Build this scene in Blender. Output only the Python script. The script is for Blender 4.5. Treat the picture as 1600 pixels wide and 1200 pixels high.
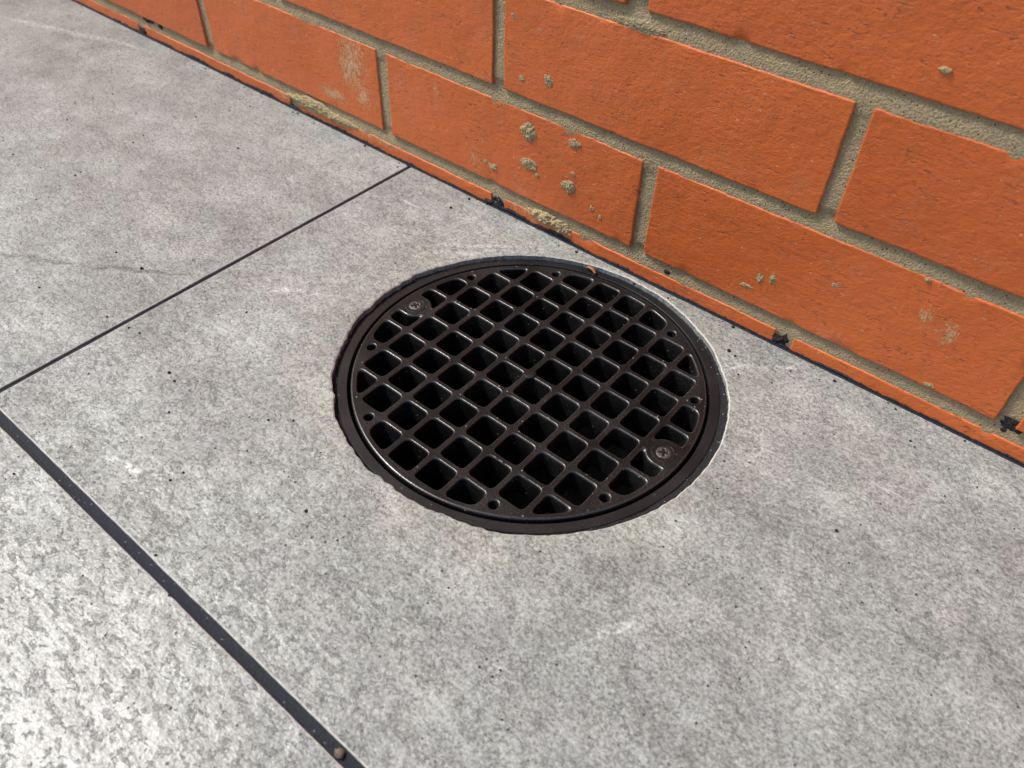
import bpy, bmesh, math, random
from mathutils import Vector, Matrix, noise
random.seed(7)
for o in list(bpy.data.objects): bpy.data.objects.remove(o)
S = bpy.context.scene; C = S.collection
U = 0.02                                   # one grate pitch = 20 mm; world: x along the wall, y towards it, tile top z = 0

# ---------------------------------------------------------------- camera
cam = bpy.data.cameras.new('camera'); co = bpy.data.objects.new('camera', cam); C.objects.link(co); S.camera = co
fw = Vector((-0.43012906, 0.55332641, -0.71331541)).normalized()
rt = Vector((0.77129911, 0.63585035, 0.02814273)); rt = (rt - fw * rt.dot(fw)).normalized()
up = rt.cross(fw)
m = Matrix((rt, up, -fw)).transposed().to_4x4()
m.translation = Vector((9.754, -13.259, 16.306 - 0.165)) * U
co.matrix_world = m
cam.sensor_width = 36; cam.lens = 1241.37 / 1600 * 36
cam.clip_start = 0.01; cam.clip_end = 200
cam.dof.use_dof = True; cam.dof.focus_distance = 0.47; cam.dof.aperture_fstop = 13
# ---------------------------------------------------------------- light
EL, AZ = math.radians(54), math.radians(198)     # azimuth counted from +x towards +y
sd = Vector((math.cos(EL) * math.cos(AZ), math.cos(EL) * math.sin(AZ), math.sin(EL)))
w = bpy.data.worlds.new('World'); S.world = w; w.use_nodes = True
nt = w.node_tree; nt.nodes.clear()
sk = nt.nodes.new('ShaderNodeTexSky'); sk.sky_type = 'NISHITA'; sk.sun_disc = False
sk.sun_elevation = EL; sk.sun_rotation = math.pi / 2 - AZ; sk.dust_density = 4.0; sk.air_density = 1.0; sk.ozone_density = 1.0
bg = nt.nodes.new('ShaderNodeBackground'); bg.inputs[1].default_value = 0.13
wo = nt.nodes.new('ShaderNodeOutputWorld')
nt.links.new(sk.outputs[0], bg.inputs[0]); nt.links.new(bg.outputs[0], wo.inputs[0])
sun = bpy.data.lights.new('sun', 'SUN'); sun.energy = 3.0; sun.angle = math.radians(10); sun.color = (1.0, 0.96, 0.90)
so = bpy.data.objects.new('sun', sun); C.objects.link(so)
so.rotation_euler = sd.to_track_quat('Z', 'Y').to_euler(); so.location = sd * 5
S.view_settings.view_transform = 'Standard'; S.view_settings.look = 'None'
S.view_settings.exposure = 0.13; S.view_settings.gamma = 1; S.view_settings.use_curve_mapping = False
S.render.engine = 'CYCLES'

# ---------------------------------------------------------------- helpers
def tag(o, label=None, cat=None, group=None, kind=None):
    for k, v in (('label', label), ('category', cat), ('group', group), ('kind', kind)):
        if v: o[k] = v
    return o
def empty(name, loc=(0, 0, 0)):
    o = bpy.data.objects.new(name, None); o.location = loc; o.empty_display_size = 0.02; C.objects.link(o); return o
def link(name, bm, mat, parent=None, loc=None, smooth=False):
    me = bpy.data.meshes.new(name); bm.normal_update(); bm.to_mesh(me); bm.free()
    if mat: me.materials.append(mat)
    if smooth:
        me.polygons.foreach_set('use_smooth', [True] * len(me.polygons))
    o = bpy.data.objects.new(name, me); C.objects.link(o)
    if parent: o.parent = parent
    if loc is not None: o.location = loc
    return o
def N(x, y, z=0.0, s=1.0): return noise.noise(Vector((x * s, y * s, z * s)))
def fbm(x, y, z, s, o=4):
    v = 0; a = 1; t = 0
    for i in range(o): v += a * N(x, y, z + i * 3.7, s); t += a; a *= 0.5; s *= 2.1
    return v / t
def sm(a, b, x):
    t = min(1, max(0, (x - a) / (b - a))); return t * t * (3 - 2 * t)

class G:                                    # tiny node graph builder
    def __init__(s, name):
        s.m = bpy.data.materials.new(name); s.m.use_nodes = True; s.t = s.m.node_tree; s.t.nodes.clear()
        s.out = s.n('ShaderNodeOutputMaterial'); s.b = s.n('ShaderNodeBsdfPrincipled'); s.l(s.b.outputs[0], s.out.inputs[0])
    def n(s, t): return s.t.nodes.new(t)
    def l(s, a, b): s.t.links.new(a, b)
    def put(s, sock, v):
        if isinstance(v, bpy.types.NodeSocket): s.l(v, sock)
        else: sock.default_value = v
    def co(s, ref=None):
        n = s.n('ShaderNodeTexCoord'); n.object = ref; return n.outputs['Object']
    def map(s, v, sc=(1, 1, 1), rot=(0, 0, 0), loc=(0, 0, 0)):
        n = s.n('ShaderNodeMapping'); s.l(v, n.inputs[0]); n.inputs['Location'].default_value = loc
        n.inputs['Rotation'].default_value = rot; n.inputs['Scale'].default_value = sc; return n.outputs[0]
    def noise(s, v, sc, det=4, ro=0.55, dist=0.0, col=False):
        n = s.n('ShaderNodeTexNoise'); s.l(v, n.inputs['Vector']); n.inputs['Scale'].default_value = sc
        n.inputs['Detail'].default_value = det; n.inputs['Roughness'].default_value = ro; n.inputs['Distortion'].default_value = dist
        return n.outputs['Color' if col else 'Fac']
    def vor(s, v, sc, out='Distance', rnd=1.0):
        n = s.n('ShaderNodeTexVoronoi'); s.l(v, n.inputs['Vector']); n.inputs['Scale'].default_value = sc
        n.inputs['Randomness'].default_value = rnd; return n.outputs[out]
    def mr(s, v, a, b, c=0.0, d=1.0, smooth=False):
        n = s.n('ShaderNodeMapRange'); n.clamp = True
        if smooth: n.interpolation_type = 'SMOOTHSTEP'
        s.put(n.inputs[0], v)
        for i, k in enumerate((a, b, c, d)): n.inputs[i + 1].default_value = k
        return n.outputs[0]
    def ma(s, op, a, b=0.0, c=None):
        n = s.n('ShaderNodeMath'); n.operation = op; s.put(n.inputs[0], a); s.put(n.inputs[1], b)
        if c is not None: s.put(n.inputs[2], c)
        return n.outputs[0]
    def mix(s, f, a, b, mode='MIX'):
        n = s.n('ShaderNodeMix'); n.data_type = 'RGBA'; n.blend_type = mode
        s.put(n.inputs[0], f)
        for i, k in ((6, a), (7, b)):
            if isinstance(k, tuple): k = (*k[:3], 1)
            s.put(n.inputs[i], k)
        return n.outputs[2]
    def grey(s, v):
        n = s.n('ShaderNodeCombineColor')
        for i in range(3): s.l(v, n.inputs[i])
        return n.outputs[0]
    def dist(s, v, p, sc=(1, 1, 1)):
        n = s.n('ShaderNodeVectorMath'); n.operation = 'SUBTRACT'; s.l(v, n.inputs[0]); n.inputs[1].default_value = p
        k = s.n('ShaderNodeVectorMath'); k.operation = 'MULTIPLY'; s.l(n.outputs[0], k.inputs[0]); k.inputs[1].default_value = sc
        q = s.n('ShaderNodeVectorMath'); q.operation = 'LENGTH'; s.l(k.outputs[0], q.inputs[0]); return q.outputs['Value']
    def bump(s, h, d, st=1.0, prev=None):
        n = s.n('ShaderNodeBump'); n.inputs['Strength'].default_value = st; n.inputs['Distance'].default_value = d
        s.l(h, n.inputs['Height'])
        if prev: s.l(prev, n.inputs['Normal'])
        return n.outputs[0]
    def done(s, col, rough, nor=None, spec=0.5):
        s.put(s.b.inputs['Base Color'], (*col, 1) if isinstance(col, tuple) else col); s.put(s.b.inputs['Roughness'], rough)
        s.put(s.b.inputs['Specular IOR Level'], spec)
        if nor: s.l(nor, s.b.inputs['Normal'])
        return s.m

# ---------------------------------------------------------------- roots
WY = 5.864 * U                               # wall face
DC = (0.02 * U, 0.05 * U)                    # drain centre
JA, JB = -10.47 * U, -10.70 * U              # tile joint centres (across / along the wall)
wall = tag(empty('brick_wall', (0, WY, 0)), 'orange red brick wall with sandy recessed mortar joints rising from the paving', 'wall')

# ---------------------------------------------------------------- materials
def tile_material():
    g = G('porcelain_paver')
    c0 = g.co()
    inf = g.n('ShaderNodeObjectInfo')
    off = g.n('ShaderNodeVectorMath'); off.operation = 'MULTIPLY_ADD'
    g.l(inf.outputs['Random'], off.inputs[0]); off.inputs[1].default_value = (3.1, 5.7, 2.3); g.l(c0, off.inputs[2])
    c = off.outputs[0]
    big = g.noise(c, 7, 5, 0.55)
    mid = g.noise(c, 60, 5, 0.6)
    wv = g.noise(g.map(c, (5, 42, 1), (0, 0, math.radians(14))), 1.0, 6, 0.6, 0.6)
    fine = g.noise(c, 760, 4, 0.75)
    fine2 = g.noise(g.map(c, (1, 1.7, 1), (0, 0, 0.6)), 330, 3, 0.6, 0.4)
    v = g.ma('ADD', g.mr(big, 0.3, 0.7, -0.026, 0.026), 0.288)
    v = g.ma('ADD', v, g.mr(mid, 0.3, 0.7, -0.022, 0.022))
    v = g.ma('ADD', v, g.mr(wv, 0.3, 0.7, -0.026, 0.026))
    v = g.ma('ADD', v, g.mr(fine, 0.30, 0.70, -0.17, 0.17))
    v = g.ma('ADD', v, g.mr(fine2, 0.28, 0.72, -0.075, 0.075))
    # veins: thin dark seams and pale streaks
    vn = g.noise(g.map(c, (2.2, 6, 1), (0, 0, math.radians(-25))), 2.0, 4, 0.5, 0.35)
    line = g.mr(g.ma('ABSOLUTE', g.ma('SUBTRACT', vn, 0.47)), 0.0, 0.004, 1, 0, True)
    line = g.ma('MULTIPLY', line, g.mr(big, 0.45, 0.6))
    v = g.ma('MULTIPLY', v, g.mr(line, 0, 1, 1, 0.72))
    st = g.noise(g.map(c, (14, 150, 1), (0, 0, math.radians(8))), 1.0, 4, 0.6, 0.8)
    stm = g.ma('MULTIPLY', g.mr(st, 0.63, 0.72), g.mr(g.noise(c, 16, 3), 0.52, 0.66))
    v = g.ma('ADD', v, g.ma('MULTIPLY', stm, 0.16))
    # marks of this one floor: a dark seam and some pale scores printed in the glaze
    cw = g.co(wall)
    def score(x0, y0, x1, y1, wd, wob):
        a = math.atan2(y1 - y0, x1 - x0); L = math.hypot(x1 - x0, y1 - y0) * U / 2
        n1 = g.n('ShaderNodeVectorMath'); n1.operation = 'SUBTRACT'; g.l(cw, n1.inputs[0]); n1.inputs[1].default_value = ((x0 + x1) / 2 * U, (y0 + y1) / 2 * U - WY, 0)
        r1 = g.n('ShaderNodeVectorRotate'); r1.rotation_type = 'Z_AXIS'; g.l(n1.outputs[0], r1.inputs['Vector']); r1.inputs['Angle'].default_value = -a
        sp = g.n('ShaderNodeSeparateXYZ'); g.l(r1.outputs[0], sp.inputs[0])
        yy = g.ma('ADD', sp.outputs[1], g.mr(warp, 0, 1, -wob * U, wob * U))
        return g.ma('MULTIPLY', g.mr(g.ma('ABSOLUTE', yy), wd * U * 0.3, wd * U, 1, 0), g.mr(g.ma('ABSOLUTE', sp.outputs[0]), L * 0.6, L, 1, 0))
    warp = g.noise(cw, 55, 4, 0.6)
    seam = g.ma('MAXIMUM', score(-19, -8.6, -13.3, -5.4, 0.10, 0.5), score(-14.2, -5.95, -10.4, -3.45, 0.10, 0.4))
    v = g.ma('MULTIPLY', v, g.mr(seam, 0, 1, 1, 0.62))
    pale = None
    for q in [(-6.93, 2.0, -3.6, 4.9, 0.12, 0.5), (-6.6, 1.5, -3.9, 4.3, 0.09, 0.6), (6.1, -5.5, 7.0, -4.6, 0.22, 0.5), (4.2, 3.8, 6.1, 5.6, 0.14, 0.5), (-36, 2.2, -26, 5.3, 0.2, 0.5), (-6.6, -8.7, -5.4, -8.3, 0.14, 0.4), (-6.5, -9.7, -4.4, -9.1, 0.14, 0.5), (-9.4, -3.0, -6.2, -1.2, 0.08, 0.5)]:
        k_ = score(*q); pale = k_ if pale is None else g.ma('MAXIMUM', pale, k_)
    v = g.ma('ADD', v, g.ma('MULTIPLY', g.ma('MULTIPLY', pale, g.mr(fine2, 0.3, 0.6)), 0.16))
    col = g.grey(v)
    tint = g.noise(c, 22, 4, 0.6, 0.0, True)
    hue = g.n('ShaderNodeHueSaturation'); g.l(tint, hue.inputs['Color']); hue.inputs['Saturation'].default_value = 0.06; hue.inputs['Value'].default_value = 2.0
    col = g.mix(0.8, col, hue.outputs[0], 'MULTIPLY')
    col = g.mix(1.0, col, (0.915, 0.985, 0.96), 'MULTIPLY')
    # cement residue left around the cut hole
    d = g.dist(g.co(wall), (DC[0], DC[1] - WY, 0))
    res = g.ma('MULTIPLY', g.mr(d, 5.6 * U, 8.2 * U, 1, 0, True), g.mr(g.noise(c, 55, 4), 0.35, 0.65, 0.15, 0.8))
    col = g.mix(g.ma('MULTIPLY', res, 0.45), col, g.mix(1, col, (1.12, 1.04, 0.86), 'MULTIPLY'))
    # pits
    vd = g.vor(c, 95); vc = g.vor(c, 95, 'Color')
    sep = g.n('ShaderNodeSeparateColor'); g.l(vc, sep.inputs[0])
    pit = g.ma('MULTIPLY', g.mr(vd, 0.035, 0.085, 1, 0), g.mr(sep.outputs[0], 0.85, 0.87))
    vd2 = g.vor(c, 230); vc2 = g.vor(c, 230, 'Color')
    sep2 = g.n('ShaderNodeSeparateColor'); g.l(vc2, sep2.inputs[0])
    pit2 = g.ma('MULTIPLY', g.mr(vd2, 0.08, 0.15, 1, 0), g.mr(sep2.outputs[0], 0.88, 0.90))
    pit = g.ma('MAXIMUM', pit, pit2)
    col = g.mix(g.ma('MULTIPLY', pit, 0.9), col, (0.02, 0.02, 0.022))
    patch = g.noise(g.map(c, (1, 1.5, 1), (0, 0, 0.3)), 150, 7, 0.72, 0.4)
    pm = g.mr(patch, 0.415, 0.455)
    ro = g.mr(pm, 0, 1, 0.48, 0.345)
    h = g.ma('ADD', g.ma('MULTIPLY', fine, 0.5), g.ma('MULTIPLY', fine2, 0.9))
    h = g.ma('SUBTRACT', g.ma('MULTIPLY', h, g.mr(pm, 0, 1, 1.0, 0.40)), g.ma('MULTIPLY', pit, 1.2))
    nor = g.bump(h, 0.00045)
    nor = g.bump(g.ma('ADD', mid, g.ma('MULTIPLY', wv, 0.6)), 0.0012, 1.0, nor)
    return g.done(col, ro, nor, 0.5)

def brick_material():
    g = G('fired_brick')
    c = g.co(wall)
    inf = g.n('ShaderNodeObjectInfo')
    big = g.noise(c, 14, 4); fine = g.noise(g.map(c, (0.85, 1, 1.2)), 300, 5, 0.68); vfine = g.noise(c, 900, 3, 0.7)
    col = g.mix(g.mr(big, 0.3, 0.7), (0.65, 0.142, 0.028), (0.73, 0.176, 0.040))
    col = g.mix(g.mr(inf.outputs['Random'], 0, 1, 0.0, 0.55), col, (0.55, 0.108, 0.020))
    col = g.mix(g.mr(fine, 0.55, 0.75, 0, 0.30), col, (0.68, 0.20, 0.08))
    col = g.mix(g.mr(fine, 0.42, 0.28, 0, 0.6), col, (0.36, 0.062, 0.014))
    # pale bloom of cement wash
    wash = g.ma('MULTIPLY', g.mr(g.noise(c, 26, 5, 0.65), 0.55, 0.75), g.mr(g.noise(c, 300, 4, 0.7), 0.4, 0.6))
    col = g.mix(g.ma('MULTIPLY', wash, 0.28), col, (0.62, 0.38, 0.25))
    # smeared mortar stains with places of their own
    nz = g.ma('ADD', g.mr(g.noise(c, 150, 6, 0.75, 0.8), 0.32, 0.68, 0, 0.75), g.mr(g.noise(g.map(c, (1.8, 1, 0.5), (0, 0.5, 0)), 520, 5, 0.75), 0.36, 0.64, 0, 0.78))
    tot = None
    for (x, z, rx, rz, k) in [(-13.3, 3.1, 1.15, 1.7, 1.0), (-12.9, 2.0, 0.75, 0.9, 0.92), (-14.6, 1.5, 1.5, 0.45, 0.95), (-17.0, 0.4, 2.3, 0.35, 1.02), (-12.4, 0.4, 2.6, 0.26, 0.9),
                              (8.35, 3.0, 0.4, 0.6, 0.83), (9.0, 2.8, 0.45, 0.7, 0.86), (-7.2, 1.6, 0.5, 0.8, 0.78), (-4.5, 0.42, 2.2, 0.35, 0.84), (11.6, 6.2, 0.7, 0.8, 0.8), (-9.0, 3.4, 0.3, 1.4, 0.74), (2.2, 8.0, 1.2, 0.3, 0.8)]:
        d = g.dist(c, (x * U, 0, (z - 0.0) * U), (1 / (rx * U), 0, 1 / (rz * U)))
        mk = g.ma('MULTIPLY', g.mr(d, 0.1, 1.45, k, 0), nz)
        tot = mk if tot is None else g.ma('MAXIMUM', tot, mk)
    stain = g.mr(tot, 0.48, 0.72)
    col = g.mix(g.ma('MULTIPLY', stain, 0.85), col, (0.66, 0.46, 0.24))
    # small pale specks and dark pits
    nc = g.noise(c, 500, 3, 0.6, 0.0, True)
    wq = g.n('ShaderNodeVectorMath'); wq.operation = 'MULTIPLY_ADD'; g.l(nc, wq.inputs[0]); wq.inputs[1].default_value = (0.0045, 0.0045, 0.0022); g.l(g.map(c, (0.75, 1, 1.35)), wq.inputs[2])
    c2 = wq.outputs[0]
    vd = g.vor(c2, 240); sc = g.n('ShaderNodeSeparateColor'); g.l(g.vor(c2, 240, 'Color'), sc.inputs[0])
    crease = g.mr(g.noise(g.map(c, (0.45, 1, 1.7), (0, 0.25, 0)), 260, 3, 0.6, 1.2), 0.595, 0.66)
    crease = g.ma('MULTIPLY', crease, g.mr(g.noise(c, 40, 3), 0.40, 0.58))
    sp = g.ma('MULTIPLY', g.mr(vd, 0.07, 0.17, 1, 0), g.mr(sc.outputs[0], 0.87, 0.89))
    dk = g.ma('MULTIPLY', g.mr(vd, 0.10, 0.24, 1, 0), g.mr(sc.outputs[1], 0.86, 0.90))
    dk = g.ma('MAXIMUM', dk, g.ma('MULTIPLY', crease, 0.75))
    col = g.mix(g.ma('MULTIPLY', dk, 0.62), col, (0.24, 0.042, 0.012))
    col = g.mix(g.ma('MULTIPLY', sp, 0.9), col, (0.72, 0.48, 0.28))
    h = g.ma('ADD', g.ma('MULTIPLY', fine, 1.0), g.ma('MULTIPLY', vfine, 0.25))
    h = g.ma('SUBTRACT', h, g.ma('MULTIPLY', dk, 0.8)); h = g.ma('ADD', h, g.ma('MULTIPLY', stain, 0.25))
    nor = g.bump(h, 0.0006)
    nor = g.bump(g.noise(c, 75, 3), 0.0006, 1.0, nor)
    return g.done(col, g.mr(fine, 0.3, 0.7, 0.38, 0.58), nor, 0.5)

def mortar_material(name, a, b, dark=False):
    g = G(name); c = g.co(wall)
    f = g.noise(c, 900, 4, 0.75); md = g.noise(c, 90, 4)
    col = g.mix(g.mr(f, 0.3, 0.7), a, b)
    col = g.mix(g.mr(md, 0.35, 0.65, 0, 0.35), col, g.mix(1, col, (1.3, 1.18, 0.95), 'MULTIPLY'))
    vd = g.vor(c, 700); sc = g.n('ShaderNodeSeparateColor'); g.l(g.vor(c, 700, 'Color'), sc.inputs[0])
    col = g.mix(g.ma('MULTIPLY', g.mr(vd, 0.2, 0.35, 1, 0), g.mr(sc.outputs[0], 0.86, 0.88)), col, (0.02, 0.018, 0.016))
    col = g.mix(g.ma('MULTIPLY', g.mr(vd, 0.2, 0.35, 1, 0), g.mr(sc.outputs[1], 0.9, 0.92)), col, (0.6, 0.5, 0.34) if not dark else (0.25, 0.25, 0.27))
    h = g.ma('ADD', g.ma('MULTIPLY', f, 0.7), g.ma('MULTIPLY', g.vor(c, 800), 0.5))
    return g.done(col, 0.85, g.bump(h, 0.0011), 0.25)

def grout_material():
    g = G('dark_grout'); c = g.co()
    f = g.noise(c, 800, 4, 0.7)
    col = g.mix(g.mr(f, 0.3, 0.7), (0.010, 0.013, 0.019), (0.026, 0.032, 0.044))
    vd = g.vor(c, 600); sc = g.n('ShaderNodeSeparateColor'); g.l(g.vor(c, 600, 'Color'), sc.inputs[0])
    col = g.mix(g.ma('MULTIPLY', g.mr(vd, 0.15, 0.3, 1, 0), g.mr(sc.outputs[0], 0.9, 0.92)), col, (0.16, 0.17, 0.20))
    return g.done(col, 0.7, g.bump(f, 0.0005), 0.22)

def drain_material(name, base, rough, dust=1.0, grain=1.0, spec=0.22):
    g = G(name); c = g.co()
    f = g.noise(c, 700, 3, 0.6); big = g.noise(c, 28, 4)
    col = g.mix(g.mr(big, 0.35, 0.7, 0, 1), base, tuple(k * 1.5 for k in base))
    vd = g.vor(c, 330); sc = g.n('ShaderNodeSeparateColor'); g.l(g.vor(c, 330, 'Color'), sc.inputs[0])
    ds = g.ma('MULTIPLY', g.mr(vd, 0.06, 0.16, 1, 0), g.mr(sc.outputs[0], 0.83, 0.85))
    vd2 = g.vor(c, 120); sc2 = g.n('ShaderNodeSeparateColor'); g.l(g.vor(c, 120, 'Color'), sc2.inputs[0])
    ds = g.ma('MAXIMUM', ds, g.ma('MULTIPLY', g.mr(vd2, 0.03, 0.07, 1, 0), g.mr(sc2.outputs[0], 0.80, 0.82)))
    film = g.ma('MULTIPLY', g.mr(g.noise(c, 1500, 2, 0.8), 0.5, 0.75), g.mr(g.noise(c, 30, 4), 0.42, 0.68))
    col = g.mix(g.ma('MULTIPLY', film, 0.30 * dust), col, (0.20, 0.19, 0.18))
    col = g.mix(g.ma('MULTIPLY', ds, 0.75 * dust), col, (0.28, 0.27, 0.25))
    nor = g.bump(f, 0.00018 * grain)
    return g.done(col, g.mr(f, 0.3, 0.7, rough - 0.06, rough + 0.1), nor, spec)

def plain(name, col, rough, sc=400, amt=0.35, metal=0.0, bd=0.0003):
    g = G(name); c = g.co(); f = g.noise(c, sc, 4, 0.6)
    k = g.mix(g.mr(f, 0.3, 0.7), tuple(x * (1 - amt) for x in col), tuple(min(1, x * (1 + amt)) for x in col))
    g.b.inputs['Metallic'].default_value = metal
    return g.done(k, rough, g.bump(f, bd))

M_arris = plain('highlight_arris', (0.46, 0.45, 0.42), 0.6, 500, 0.3)  # bright edge highlight of the tiles, painted in as a paler arris
M_tile = tile_material(); M_brick = brick_material()
M_mortar = mortar_material('sand_mortar', (0.26, 0.205, 0.12), (0.46, 0.38, 0.25))
M_splash = mortar_material('splashed_mortar', (0.28, 0.22, 0.12), (0.52, 0.43, 0.26))
M_grout = grout_material(); M_lump = mortar_material('dark_grout_lump', (0.012, 0.010, 0.012), (0.045, 0.04, 0.045), True)
M_grate = drain_material('cast_grate_coating', (0.0058, 0.0058, 0.0064), 0.38, 2.0, 1.3, 0.19)
M_glint = drain_material('glint_grate_edge', (0.020, 0.020, 0.0205), 0.26, 1.0, 0.5, 0.7)  # paler, glossier bevel: the glint on the hole lips put into the material
M_frame = drain_material('frame_plastic', (0.0095, 0.0098, 0.0110), 0.38, 0.9, 0.6)
M_seal = mortar_material('sealant', (0.008, 0.008, 0.010), (0.030, 0.031, 0.034), True)
M_sump = drain_material('sump_plastic', (0.0012, 0.0012, 0.0015), 0.6, 0.15, 0.6, 0.08)
M_screw = plain('screw_zinc', (0.10, 0.10, 0.10), 0.42, 500, 0.5, 0.7)
M_bed = plain('bedding', (0.05, 0.05, 0.05), 0.9)

# ---------------------------------------------------------------- setting: ground and paving
bm = bmesh.new()
bmesh.ops.create_grid(bm, x_segments=2, y_segments=2, size=60)
tag(link('ground', bm, plain('earth', (0.16, 0.14, 0.11), 0.95, 8), None, (0, 0, -0.16)), kind='structure')

def fill(bm, loops, z):
    es = []
    for lp in loops:
        vs = [bm.verts.new((x, y, z)) for x, y in lp]
        for i in range(len(vs)): es.append(bm.edges.new((vs[i - 1], vs[i])))
    r = bmesh.ops.triangle_fill(bm, edges=es, use_beauty=True, use_dissolve=False)
    fs = [f for f in r['geom'] if isinstance(f, bmesh.types.BMFace)]
    for f in fs:
        f.normal_update()
        if f.normal.z < 0: f.normal_flip()
    return fs
def loop_strip(bm, A, za, B, zb):
    """wall of quads between two loops of equal length"""
    a = [bm.verts.new((x, y, za)) for x, y in A] if not isinstance(A[0], bmesh.types.BMVert) else A
    b = [bm.verts.new((x, y, zb)) for x, y in B]
    for i in range(len(a)):
        j = (i + 1) % len(a)
        bm.faces.new((a[i], a[j], b[j], b[i]))
    return b
def circ(r, n, c=DC, f=None):
    o = []
    for i in range(n):
        a = 2 * math.pi * i / n; rr = r + (f(a) if f else 0)
        o.append((c[0] + rr * math.cos(a), c[1] + rr * math.sin(a)))
    return o

X0, X1, Y0 = -1.95, 1.45, -1.6
bm = bmesh.new()
fill(bm, [[(X0, Y0), (X1, Y0), (X1, WY + 0.01), (X0, WY + 0.01)], circ(5.95 * U, 64)], 0)
pav = tag(link('pavement', bm, M_bed, None, (0, 0, -0.0125)), kind='structure')

def hole_r(a):
    # ragged saw cut, roughest on the near left side
    ca, sa = math.cos(a), math.sin(a)
    k = 0.5 + 0.75 * sm(-0.2, 0.9, -(0.75 * ca + 0.65 * sa))
    v = 0.055 * N(ca * 9, sa * 9, 1.3) + 0.04 * N(ca * 28, sa * 28, 4.1) + 0.028 * abs(N(ca * 60, sa * 60, 7.7))
    v += 0.045 * N(ca * 2.2, sa * 2.2, 0.4) + 0.03 * (-(0.8 * ca + 0.6 * sa))
    return v * k * U + (0.09 * ca * ca - 0.06 * sa * sa) * U
HR = 5.60 * U
HC = (0.09 * U, 0.03 * U)
def tile(x0, x1, y0, y1, hole=False, fine=False):
    cx, cy = (x0 + x1) / 2, (y0 + y1) / 2
    step = 0.004 if fine else 0.05
    def side(ax, ay, bx, by):
        n = max(2, int(math.hypot(bx - ax, by - ay) / step)); o = []
        nx, ny = (by - ay), -(bx - ax); L = math.hypot(nx, ny); nx /= L; ny /= L
        for i in range(n):
            t = i / n; x = ax + (bx - ax) * t; y = ay + (by - ay) * t
            e = (0.00035 * N(x, y, 5, 26) + 0.00016 * N(x, y, 9, 140)) if fine and i else 0
            o.append((x + nx * e, y + ny * e))
        return o
    out = side(x0, y0, x1, y0) + side(x1, y0, x1, y1) + side(x1, y1, x0, y1) + side(x0, y1, x0, y0)
    b = 0.0007
    def inset(lp, d):
        r = []
        for x, y in lp:
            dx = d if x < x0 + 0.004 else (-d if x > x1 - 0.004 else 0); dy = d if y < y0 + 0.004 else (-d if y > y1 - 0.004 else 0)
            r.append((x + dx, y + dy))
        return r
    bm = bmesh.new()
    loops = [inset(out, b)]
    if hole:
        n = 560
        H0 = circ(HR + 0.0006, n, HC, hole_r); H1 = circ(HR - 0.0001, n, HC, hole_r); H2 = circ(HR, n, HC, lambda a: hole_r(a) + 0.0005 * N(math.cos(a) * 40, math.sin(a) * 40, 3))
        loops.append(H0)
    fill(bm, loops, 0)
    for A, za, B, zb in [(inset(out, b), 0, inset(out, b * 0.3), -b * 0.3), (inset(out, b * 0.3), -b * 0.3, out, -b), (out, -b, out, -0.012)]:
        loop_strip(bm, A, za, B, zb)
    if hole:
        loop_strip(bm, H0, 0, H1, -0.0006); loop_strip(bm, H1, -0.0006, H2, -0.012)
    bmesh.ops.remove_doubles(bm, verts=bm.verts, dist=1e-6)
    bmesh.ops.recalc_face_normals(bm, faces=bm.faces)
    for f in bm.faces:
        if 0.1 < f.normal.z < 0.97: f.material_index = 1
    for v in bm.verts: v.co.x -= cx; v.co.y -= cy
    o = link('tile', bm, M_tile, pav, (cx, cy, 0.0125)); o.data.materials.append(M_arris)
    return o
GA, GB = 0.0031 / 2, 0.0055 / 2
WE = WY - 0.0017                             # tile edge by the wall
T = 0.6
xs = [(JA - T, JA - GA), (JA + GA, JA + T - GA), (JA + T + GA, JA + 2 * T - GA), (JA - 2 * T, JA - T - 2 * GA)]
ys = [(JB + GB, WE), (JB - T, JB - GB), (JB - 2 * T, JB - T - 2 * GB)]
for i, (xa, xb) in enumerate(xs):
    for j, (ya, yb) in enumerate(ys):
        t = tile(xa, xb, ya, yb, hole=(i == 1 and j == 0), fine=(i < 2 and j < 2))
# grout in the joints, a little below the tile faces
def grout_strip(x0, x1, y0, y1, z=-0.0016):
    bm = bmesh.new(); L = max(x1 - x0, y1 - y0); alongx = (x1 - x0) > (y1 - y0)
    n = int(L / 0.004) if L > 0.3 else 4; m_ = 6
    rows = []
    for i in range(n + 1):
        r = []
        for k in range(m_ + 1):
            x = x0 + (x1 - x0) * (i / n if alongx else k / m_); y = y0 + (y1 - y0) * (k / m_ if alongx else i / n)
            e = abs(k / m_ - 0.5) * 2
            r.append(bm.verts.new((x - (x0 + x1) / 2, y - (y0 + y1) / 2, 0.0003 * N(x, y, 0, 90) + 0.0002 * N(x, y, 2, 350) + 0.0004 * e * e)))
        rows.append(r)
    for i in range(n):
        for k in range(m_):
            f = (rows[i][k], rows[i + 1][k], rows[i + 1][k + 1], rows[i][k + 1])
            bm.faces.new(f if alongx else f[::-1])
    return link('grout_joint', bm, M_grout, pav, ((x0 + x1) / 2, (y0 + y1) / 2, z + 0.0125), True)
e = 0.0004
grout_strip(X0, X1, JB - GB - e, JB + GB + e, -0.0016)
grout_strip(JA - GA - e, JA + GA + e, JB + GB + 2 * e, WE - e, -0.0013)
grout_strip(JA - GA - e, JA + GA + e, JB - T, JB - GB - 2 * e, -0.0016)
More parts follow.
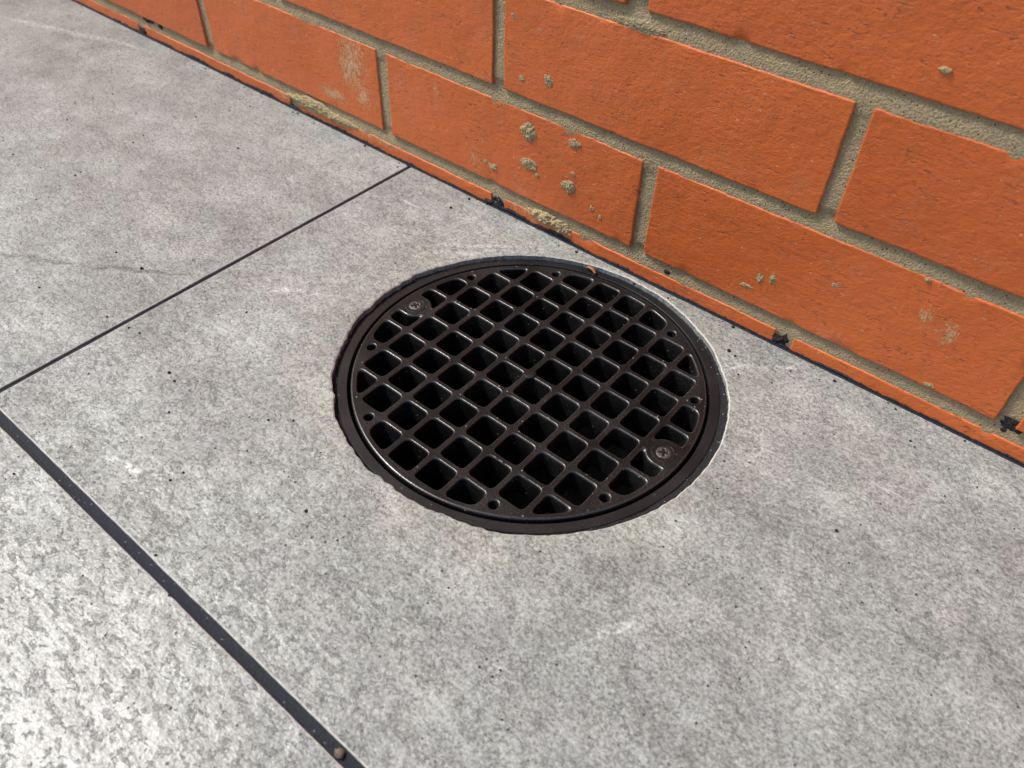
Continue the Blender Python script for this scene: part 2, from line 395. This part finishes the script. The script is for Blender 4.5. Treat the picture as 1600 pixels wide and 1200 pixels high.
# ragged dark grout where the paving meets the wall
def wall_grout():
    bm = bmesh.new(); x0, x1 = -0.80, 0.45; st = 0.0011; n = int((x1 - x0) / st); rows = []
    for i in range(n + 1):
        x = x0 + i * st
        h = 0.0010 + 0.0016 * N(x, 1, 0, 40) + 0.0010 * N(x, 3, 0, 160) + 0.0007 * N(x, 5, 0, 520)
        h += 0.0016 * sm(-0.01, 0.03, 0.04 - abs(x + 0.09)) + 0.0008 * sm(0, 0.05, 0.06 - abs(x + 0.3))
        h += 0.0022 * sm(-29 * U, -26 * U, x) * sm(-17 * U, -20 * U, x) * max(0, 0.35 + N(x, 31, 0, 30))
        h = max(0.0004, h * 1.15 + 0.0009 * max(0, N(x, 21, 0, 24)) )
        fr = 0.0002 + 0.0005 * N(x, 7, 0, 200) - 0.0006
        prof = [(WE + fr, -0.003), (WE + fr, 0.0002), (WE + 0.0012, 0.0005 + 0.0003 * N(x, 9, 0, 300)), (WY - 0.0010, 0.0006 + 0.4 * h), (WY - 0.0003 - 0.0004 * max(0, N(x, 11, 0, 400)), h), (WY + 0.0016, h + 0.0001)]
        rows.append([bm.verts.new((x, y, z)) for y, z in prof])
    for i in range(n):
        for k in range(5): bm.faces.new((rows[i][k], rows[i + 1][k], rows[i + 1][k + 1], rows[i][k + 1]))
    return link('grout_joint', bm, M_grout, pav, (0, 0, 0.0125))
wall_grout()

# ---------------------------------------------------------------- brick wall
BEDS = [0.716, 4.295, 7.923]
while len(BEDS) < 12: BEDS.append(BEDS[-1] + 3.61)
BEDS = [-2.9] + BEDS
PITCH = 11.3
OFFS = [-6.05, -0.24, -6.19, -1.45, -6.1, -0.4, -6.2, -0.3, -6.0, -0.5, -6.2, -0.3]
BT = [0.23] * 14; BT[3] = 0.27               # half bed thickness in units
PT = [0.29, 0.255, 0.235, 0.34] + [0.25] * 10  # half perpend thickness
WX0, WX1 = -62, 46
def perps(k):
    o = []; a = OFFS[k]
    while a > WX0: a -= PITCH
    while a < WX1: o.append(a); a += PITCH
    return o
PX = {0: {-6.05: -6.10, 5.25: 5.12}, 1: {-0.24: -0.24, -11.54: -11.68, -22.84: -22.87, 11.06: 11.25}, 2: {-6.19: -6.19, 5.11: 5.06}, 3: {}}
def px(k, a):
    for q, v in PX.get(k, {}).items():
        if abs(q - a) < 0.02: return v
    return a
random.seed(3)
def make_brick(x0, x1, z0, z1, fine):
    w_, h_ = (x1 - x0), (z1 - z0)
    d = 0.0011 if fine else 0.02
    nu = max(4, int(w_ / (0.0028 if fine else 0.03))); nv = max(3, int(h_ / (0.0028 if fine else 0.03)))
    R = 0.0005
    us = [0, 0.0004, 0.0010] + [0.0018 + (w_ - 0.0036) * i / nu for i in range(nu + 1)] + [w_ - 0.0010, w_ - 0.0004, w_]
    vs = [0, 0.0004, 0.0010] + [0.0018 + (h_ - 0.0036) * i / nv for i in range(nv + 1)] + [h_ - 0.0010, h_ - 0.0004, h_]
    cx, cz = (x0 + x1) / 2, (z0 + z1) / 2
    prd = random.uniform(-0.0004, 0.0004); tl = random.uniform(-0.004, 0.004)
    bm = bmesh.new(); rows = []
    for v in vs:
        r = []
        for u in us:
            x, z = x0 + u, z0 + v
            ed = min(u, w_ - u, v, h_ - v); eu, ev = min(u, w_ - u), min(v, h_ - v)
            def drop(q): return 0 if q >= R else R - math.sqrt(max(0, R * R - (R - q) ** 2))
            y = drop(eu) + drop(ev) * 0.9 + prd + tl * (v - h_ / 2)
            # outline wander and nibbled arrises
            fall = sm(0.006, 0.0, ed)
            nb = (0.00045 * N(x, z, 3, 45) + 0.00035 * N(x, z, 5, 170) + 0.0003 * N(x, z, 15, 420)) * fall
            chip = max(0, N(x, z, 21, 75) - 0.42) * 0.006 * sm(0.004, 0, ed)
            y += 0.0005 * N(x, z, 8, 30) + 0.00018 * N(x, z, 2, 170) + chip
            dx = (nb if u < w_ / 2 else -nb) if eu < 0.006 else 0
            dz = (nb if v < h_ / 2 else -nb) if ev < 0.006 else 0
            r.append(bm.verts.new((x + dx - cx, y, z + dz - cz)))
        rows.append(r)
    for i in range(len(vs) - 1):
        for k in range(len(us) - 1): bm.faces.new((rows[i][k], rows[i][k + 1], rows[i + 1][k + 1], rows[i + 1][k]))
    rim = [rows[0][k] for k in range(len(us))] + [rows[i][-1] for i in range(1, len(vs))] + [rows[-1][k] for k in range(len(us) - 2, -1, -1)] + [rows[i][0] for i in range(len(vs) - 2, 0, -1)]
    bk = [bm.verts.new((v.co.x, 0.10, v.co.z)) for v in rim]
    for i in range(len(rim)):
        j = (i + 1) % len(rim); bm.faces.new((rim[j], rim[i], bk[i], bk[j]))
    return link('brick', bm, M_brick, wall, (cx, 0, cz), True)
pool = {}
for k in range(len(BEDS) - 1):
    z0 = (BEDS[k] + BT[k]) * U; z1 = (BEDS[k + 1] - BT[k + 1]) * U
    p = perps(k)
    for a, b in zip(p, p[1:]):
        A, B = px(k, a) + PT[k], px(k, b) - PT[k]
        fine = k <= 3 and B > -37 and A < 15
        if fine: make_brick(A * U, B * U, z0, z1, True)
        else:
            key = (round(B - A, 1), round((z1 - z0) / U, 2), random.randrange(3))
            if key not in pool: pool[key] = make_brick(A * U, B * U, z0, z1, False)
            else:
                o = pool[key].copy(); C.objects.link(o); o.parent = wall; o.location = ((A + B) / 2 * U, 0, (z0 + z1) / 2)
# mortar: one continuous bed with struck joints, set back from the brick faces
def joint_depth(x, z):
    """depth of the mortar face behind the wall face at a point (units)"""
    best = 0.0018
    for k in range(1, len(BEDS)):
        t = (z - (BEDS[k] - BT[k])) / (2 * BT[k])
        if -0.5 < t < 1.5:
            t = min(1, max(0, t)); return 0.0006 + 0.0017 * t ** 1.4
    for k in range(len(BEDS) - 1):
        if BEDS[k] < z < BEDS[k + 1]:
            for a in perps(k):
                q = (x - px(k, a)) / PT[k]
                if abs(q) < 1.6: return 0.0007 + 0.0010 * (1 - min(1, max(-1, q))) / 2
    return best
def mortar_sheet(x0, x1, z0, z1, st, nz):
    bm = bmesh.new(); nx = int((x1 - x0) / st); nz_ = int((z1 - z0) / st); rows = []
    for i in range(nz_ + 1):
        r = []
        for k in range(nx + 1):
            x = x0 + (x1 - x0) * k / nx; z = z0 + (z1 - z0) * i / nz_
            y = joint_depth(x, z)
            if nz:
                X, Z = x * U, z * U
                y += 0.00045 * N(X, Z, 1, 55) + 0.0003 * N(X, Z, 4, 230) + 0.00022 * N(X, Z, 6, 600)
            r.append(bm.verts.new((x * U, y, z * U)))
        rows.append(r)
    for i in range(nz_):
        for k in range(nx): bm.faces.new((rows[i][k], rows[i][k + 1], rows[i + 1][k + 1], rows[i + 1][k]))
    return bm
link('mortar', mortar_sheet(-38, 15, -1.2, 12.2, 0.085, True), M_mortar, wall, (0, 0, 0), True)
for (a, b, c_, d_) in [(WX0, -38.02, -1.2, BEDS[-1]), (15.02, WX1 - 6, -1.2, BEDS[-1]), (-38, 15, 12.22, BEDS[-1])]:
    link('mortar', mortar_sheet(a, b, c_, d_, 0.5, False), M_mortar, wall)

# splashes of mortar stuck to the brick faces (irregular low lumps)
def splash(x, z, rx, rz, h, mat=M_splash, name='mortar_splash', rough=1.0, y0=0.0):
    bm = bmesh.new(); na, nr = 44, 12; sd_ = random.uniform(0, 99); ring = []
    cv = bm.verts.new((0, -h * (1 + 0.3 * N(x, z, sd_, 3)), 0))
    for j in range(1, nr + 1):
        t = j / nr; r = []
        for i in range(na):
            a = 2 * math.pi * i / na; ca, sa = math.cos(a), math.sin(a)
            ro = 1 + rough * (0.32 * N(ca * 1.3, sa * 1.3, sd_) + 0.22 * N(ca * 3.5, sa * 3.5, sd_ + 5) + 0.14 * N(ca * 9, sa * 9, sd_ + 9))
            X, Z = ca * rx * t * ro, sa * rz * t * ro
            y = -h * (1 - t ** 2.2) * (0.75 + 0.7 * N(X * 260, Z * 260, sd_) + 0.6 * N(X * 700, Z * 700, sd_ + 3)) + (0.0008 if j == nr else -0.0001)
            r.append(bm.verts.new((X, y, Z)))
        ring.append(r)
    for i in range(na):
        bm.faces.new((cv, ring[0][i], ring[0][(i + 1) % na]))
        for j in range(nr - 1): bm.faces.new((ring[j][i], ring[j + 1][i], ring[j + 1][(i + 1) % na], ring[j][(i + 1) % na]))
    return link(name, bm, mat, wall, (x * U, y0, z * U))
random.seed(11)
for (x, z, rx, rz, h) in [(-4.84, 3.42, .33, .32, 1.6), (-3.01, 3.66, .24, .17, 1.1), (-4.77, 2.28, .36, .2, 1.4), (-3.09, 2.1, .29, .24, 1.7), (-4.17, 5.36, .2, .2, .9),
        (-6.35, 1.55, .22, .12, .9), (-6.7, 1.62, .1, .08, .6), (-2.95, 2.62, .1, .09, .6), (3.58, 1.5, .23, .08, .9), (3.9, 1.95, .11, .18, .9), (4.27, 2.1, .1, .2, 1.0), (-4.4, 2.0, .1, .09, .6),
        (-2.1, 1.7, .09, .1, .5), (-1.75, 1.5, .07, .1, .5), (-23.7, 1.8, .2, .15, .5), (5.95, 2.75, .1, .08, .5), (9.2, 1.05, .17, .07, .7), (8.0, 4.0, .08, .06, .5), (-5.6, 6.9, .1, .09, .5), (-5.2, 5.1, .12, .1, .5), (-4.6, 6.75, .07, .07, .4), (6.4, 8.9, .16, .07, .6)]:
    splash(x, z, rx * U, rz * U, h * 0.00075)
splash(-3.75, 0.50, 0.85 * U, 0.24 * U, 0.0028, rough=1.2)     # lumps spilling over the lowest brick
splash(-3.2, 0.40, 0.5 * U, 0.2 * U, 0.0022, rough=1.3)
splash(-16.2, 0.52, 1.5 * U, 0.26 * U, 0.0024, rough=1.2)
splash(-14.7, 0.45, 1.1 * U, 0.2 * U, 0.002, rough=1.2)
splash(-1.3, 7.75, 0.9 * U, 0.18 * U, 0.0009, mat=M_mortar, y0=0.0004)
for (x, z, rx, rz, h, y) in [(5.12, 0.30, .36, .36, 1.6, .0018), (4.95, 0.12, .3, .22, 1.8, .0012), (-6.1, 0.22, .34, .26, 1.6, .0012), (-6.3, 0.10, .5, .14, 1.8, .0006), (11.42, 1.0, .30, .30, 1.0, .0018), (11.3, 0.72, .08, .07, .7, .001), (-27.9, .85, .5, .12, 1.2, .0008), (-26.9, .8, .16, .1, .9, .0008), (0.95, .62, .12, .09, .8, .0012), (-28.3, .15, .6, .2, 1.3, .001)]:
    splash(x, z, rx * U, rz * U, h * 0.001, M_lump, 'grout_lump', 0.9, y)

# ---------------------------------------------------------------- floor drain
ZL, ZF = -0.0027, -0.0034                    # lid top, frame top
drain = tag(empty('floor_drain', (DC[0], DC[1], 0)), 'round black floor drain with a screwed square mesh grate set into a grey tile', 'drain')
def lathe(bm, prof, n=160, c=(0, 0)):
    rings = []
    for r, z in prof:
        if r == 0: rings.append([bm.verts.new((c[0], c[1], z))]); continue
        rings.append([bm.verts.new((c[0] + r * math.cos(2 * math.pi * i / n), c[1] + r * math.sin(2 * math.pi * i / n), z)) for i in range(n)])
    for A, B in zip(rings, rings[1:]):
        for i in range(n):
            j = (i + 1) % n
            if len(B) == 1: bm.faces.new((A[i], A[j], B[0]))
            elif len(A) == 1: bm.faces.new((A[0], B[j], B[i]))
            else: bm.faces.new((A[i], A[j], B[j], B[i]))
u = U
bm = bmesh.new()
lathe(bm, [(5.03 * u, -0.040), (5.03 * u, -0.012), (5.2 * u, -0.012), (5.225 * u, ZF - .0012), (5.235 * u, ZF - .0004), (5.25 * u, ZF), (5.252 * u, ZF), (5.50 * u, ZF), (5.502 * u, ZF), (5.52 * u, ZF - .0004), (5.57 * u, ZF - .0016), (5.58 * u, -0.03)], 220)
bmesh.ops.recalc_face_normals(bm, faces=bm.faces)
frame = link('frame', bm, M_frame, drain, (0, 0, 0), True)
bm = bmesh.new()                              # gritty sealant in the gap round the frame
n = 420; rings = []
for j in range(6):
    t = j / 5
    r_ = []
    for i in range(n):
        a = 2 * math.pi * i / n; ca, sa = math.cos(a), math.sin(a)
        rr = (5.50 + 0.36 * t) * u
        z = ZF - 0.0008 + (0.0030 * sm(-0.5, 0.5, ca + 0.6 * sa) + 0.0004) * t ** 1.5 + 0.0006 * N(ca * 20, sa * 20, t * 3) + 0.0005 * N(ca * 55, sa * 55, t * 6)
        r_.append(bm.verts.new((rr * ca, rr * sa, z)))
    rings.append(r_)
for A, B in zip(rings, rings[1:]):
    for i in range(n): bm.faces.new((A[i], B[i], B[(i + 1) % n], A[(i + 1) % n]))
link('sealant', bm, M_seal, drain)
bm = bmesh.new()
lathe(bm, [(5.0 * u, -0.016), (4.7 * u, -0.03), (4.6 * u, -0.10), (4.2 * u, -0.118), (2.3 * u, -0.122), (2.25 * u, -0.14), (0, -0.14)], 72)
bmesh.ops.recalc_face_normals(bm, faces=bm.faces)
for f in bm.faces: f.normal_flip()
link('sump', bm, M_sump, drain, (0, 0, 0), True)

# grate: level sets of a rounded hole field give the lip, bevel and draft of every opening
RC, SCR = 4.95, 4.60
def smax(a, b, k):
    h = max(k - abs(a - b), 0) / k
    return max(a, b) + h * h * k * 0.25
def field(x, y, cx, cy):
    hb, rr = 0.405, 0.11
    qx, qy = abs(x - cx) - hb + rr, abs(y - cy) - hb + rr
    d = math.hypot(max(qx, 0), max(qy, 0)) + min(max(qx, qy), 0) - rr
    d = smax(d, math.hypot(x, y) - RC, 0.20)
    for s in (-1, 1):
        d = smax(d, 0.51 - math.hypot(x - s * SCR, y), 0.16)
    return d
def contour(cx, cy, level, n=40):
    # interior point: deepest sample
    best = (9, 0, 0)
    for i in range(-10, 11):
        for j in range(-10, 11):
            x, y = cx + i * 0.042, cy + j * 0.042; d = field(x, y, cx, cy)
            if d < best[0]: best = (d, x, y)
    if best[0] > -0.045: return None
    if best[0] > -0.17 and abs(cx) + abs(cy) > 6.5 and math.hypot(cx, cy) > 5.0:      # the smallest openings are plain round holes
        q = 4.80 / math.hypot(best[1], best[2]); r = 0.125 + level
        return [((best[1] * q + r * math.cos(2 * math.pi * (i + .5) / n)) * u, (best[2] * q + r * math.sin(2 * math.pi * (i + .5) / n)) * u) for i in range(n)]
    o = []
    for i in range(n):
        a = 2 * math.pi * (i + 0.5) / n; ca, sa = math.cos(a), math.sin(a); lo = 0.0; hi = 0.0
        while hi < 1.2 and field(best[1] + ca * hi, best[2] + sa * hi, cx, cy) < level: hi += 0.02
        lo = max(0, hi - 0.02)
        for _ in range(14):
            mid = (lo + hi) / 2
            if field(best[1] + ca * mid, best[2] + sa * mid, cx, cy) < level: lo = mid
            else: hi = mid
        o.append(((best[1] + ca * lo) * u, (best[2] + sa * lo) * u))
    return o
bm = bmesh.new(); holes = []
LV = [(0.046, 0.0), (0.027, -0.00022), (0.009, -0.0008), (0.0, -0.0016), (-0.012, -0.006), (-0.03, -0.013)]
for i in range(-6, 6):
    for j in range(-6, 6):
        cx, cy = i + .5, j + .5
        if math.hypot(cx, cy) > 5.4: continue
        cs = [contour(cx, cy, l) for l, z in LV]
        if cs[0]: holes.append(cs)
OUT = [(5.085, 0.0), (5.115, -0.00018), (5.135, -0.0006), (5.145, -0.0013), (5.15, -0.009), (5.0, -0.009)]
outer = [circ(r * u, 240, (0, 0)) for r, z in OUT]
fill(bm, [outer[0]] + [h[0] for h in holes], 0)
prev = outer[0]
for k in range(1, len(OUT)): loop_strip(bm, outer[k - 1], OUT[k - 1][1], outer[k], OUT[k][1])
for h in holes:
    for k in range(1, len(LV)): loop_strip(bm, h[k - 1], LV[k - 1][1], h[k], LV[k][1])
fill(bm, [circ(5.0 * u, 240, (0, 0))] + [h[-1] for h in holes], -0.0131)
bmesh.ops.remove_doubles(bm, verts=bm.verts, dist=2e-6)
# make the top face up and every wall face its opening
for f in bm.faces:
    f.normal_update(); c_ = f.calc_center_median()
    if abs(f.normal.z) > 0.9 and c_.z < -0.012:
        if f.normal.z > 0: f.normal_flip()
    elif f.normal.z < -0.02: f.normal_flip()
bmesh.ops.recalc_face_normals(bm, faces=bm.faces)
grate = link('grate', bm, M_grate, drain, (0, 0, ZL))
me = grate.data
me.materials.append(M_glint)
for p in me.polygons:
    p.use_smooth = not (abs(p.normal.z) > 0.999)
    if p.use_smooth and -0.0007 < p.center.z < -0.00005: p.material_index = 1
# moulding gate mark in the middle of the grate
bm = bmesh.new(); lathe(bm, [(0.19 * u, -0.0002), (0.19 * u, 0.00035), (0.15 * u, 0.00055), (0.08 * u, 0.0003), (0, 0.00045)], 20)
bmesh.ops.recalc_face_normals(bm, faces=bm.faces)
link('centre_stud', bm, M_grate, grate, (0.06 * u, -0.03 * u, 0), True)
for s in (-1, 1):
    bm = bmesh.new()
    lathe(bm, [(0.34 * u, 0.00003), (0.325 * u, 0.00014), (0.285 * u, 0.00014), (0.255 * u, -0.0003), (0.245 * u, -0.0012)], 32)
    bmesh.ops.recalc_face_normals(bm, faces=bm.faces)
    col = link('collar', bm, M_grate, grate, (s * SCR * u, 0, 0), True)
    # domed head with a cross recess
    bm = bmesh.new(); na, nr = 48, 14; R_ = 0.225 * u; rot = 0.5 if s > 0 else 1.0
    def sz(x, y):
        r = math.hypot(x, y) / R_
        z = 0.0006 * (1 - r * r)
        cx_, sy_ = math.cos(rot), math.sin(rot); a_, b_ = x * cx_ + y * sy_, -x * sy_ + y * cx_
        t = min(max(abs(a_) / R_ - 0.55, abs(b_) / R_ - 0.13), max(abs(b_) / R_ - 0.55, abs(a_) / R_ - 0.13))
        return z - 0.0011 * sm(0.06, -0.08, t) - (0.0008 if r > 0.985 else 0)
    rows = [[bm.verts.new((0, 0, sz(0, 0)))] * na]
    for j in range(1, nr + 1):
        rows.append([bm.verts.new((R_ * j / nr * math.cos(2 * math.pi * i / na), R_ * j / nr * math.sin(2 * math.pi * i / na), sz(R_ * j / nr * math.cos(2 * math.pi * i / na), R_ * j / nr * math.sin(2 * math.pi * i / na)))) for i in range(na)])
    for j in range(nr):
        for i in range(na):
            k = (i + 1) % na
            if j == 0: bm.faces.new((rows[0][0], rows[1][i], rows[1][k]))
            else: bm.faces.new((rows[j][i], rows[j + 1][i], rows[j + 1][k], rows[j][k]))
    bmesh.ops.recalc_face_normals(bm, faces=bm.faces)
    link('screw', bm, M_screw, drain, (s * SCR * u, 0, ZL - 0.0001), True)

# ---------------------------------------------------------------- small loose things
def crumb(bm, x, y, z, r, seed, fl=0.75):
    res = bmesh.ops.create_icosphere(bm, subdivisions=2, radius=1)
    for v in res['verts']:
        k = 1 + 0.35 * N(v.co.x * 1.3, v.co.y * 1.3, v.co.z * 1.3 + seed) + 0.2 * N(v.co.x * 3, v.co.y * 3, v.co.z * 3 + seed)
        v.co = Vector((x + v.co.x * r * k, y + v.co.y * r * k, z + v.co.z * r * k * fl + r * fl * 0.6))
bm = bmesh.new(); crumb(bm, 0, 0, 0, 0.0021, 4.2, 0.8)
pb = tag(link('pebble', bm, plain('pebble_stone', (0.15, 0.11, 0.075), 0.75, 350, 0.8), None, (3.88 * U, JB - 0.0002, -0.0016), True), 'small light brown pebble lodged in the dark joint at the bottom edge', 'pebble')
# curled wood chip lying across the rim of the drain
bm = bmesh.new(); secs = []
for i in range(11):
    t = i / 10; wd = 0.0013 * (1 - 0.5 * abs(t - 0.45)) + 0.0003 * N(t * 5, 1); x = (t - 0.5) * 0.0082
    z = 0.0008 + 0.0010 * math.sin(t * math.pi) ; y = 0.0010 * math.sin(t * 2.6)
    secs.append([bm.verts.new((x, y - wd, z)), bm.verts.new((x, y - wd * .3, z + .0006)), bm.verts.new((x, y + wd, z + .0002)), bm.verts.new((x, y + wd * .6, z - .0005))])
for A, B in zip(secs, secs[1:]):
    for k in range(4): bm.faces.new((A[k], A[(k + 1) % 4], B[(k + 1) % 4], B[k]))
bm.faces.new(secs[0]); bm.faces.new(secs[-1][::-1])
bmesh.ops.recalc_face_normals(bm, faces=bm.faces)
ch = tag(link('wood_chip', bm, plain('dry_wood', (0.36, 0.17, 0.07), 0.7, 900, 0.5), None, (-1.42 * U, 5.17 * U, ZL + 0.0004), True), 'tiny curled brown wood chip lying on the rim of the drain nearest the wall', 'wood chip')
ch.rotation_euler = (0.15, 0.05, math.radians(-18))
# dark crumbs of grout scattered over the paving
random.seed(21)
bm = bmesh.new()
for (x, y, r) in [(4.05, 4.62, .0012), (4.3, 4.55, .0008), (4.75, 3.9, .0007), (-7.35, 4.7, .001), (-12.4, -4.6, .0012), (-7.6, -6.8, .0010), (-7.2, -6.9, .0008), (-1.0, -7.4, .0009), (9.2, 0.6, .0009), (-16.4, 2.2, .0009)]:
    crumb(bm, x * U, y * U, -0.0002, r, random.random() * 50)
for i in range(150):
    x, y = random.uniform(-30, 14), random.uniform(-14, 5.5)
    if math.hypot(x - .02, y - .05) < 5.9: continue
    crumb(bm, x * U, y * U, -0.0001, random.choice([.0003, .0004, .0005, .0007]), random.random() * 50)
for i in range(26):
    x = random.uniform(-25, 12); crumb(bm, x * U, WE - abs(random.gauss(0, .004)), -0.0001, random.choice([.0005, .0007, .001]), random.random() * 50)
tag(link('grit', bm, M_lump, None, None), 'dark crumbs of grout scattered over the grey tiles', 'grit', None, 'stuff')
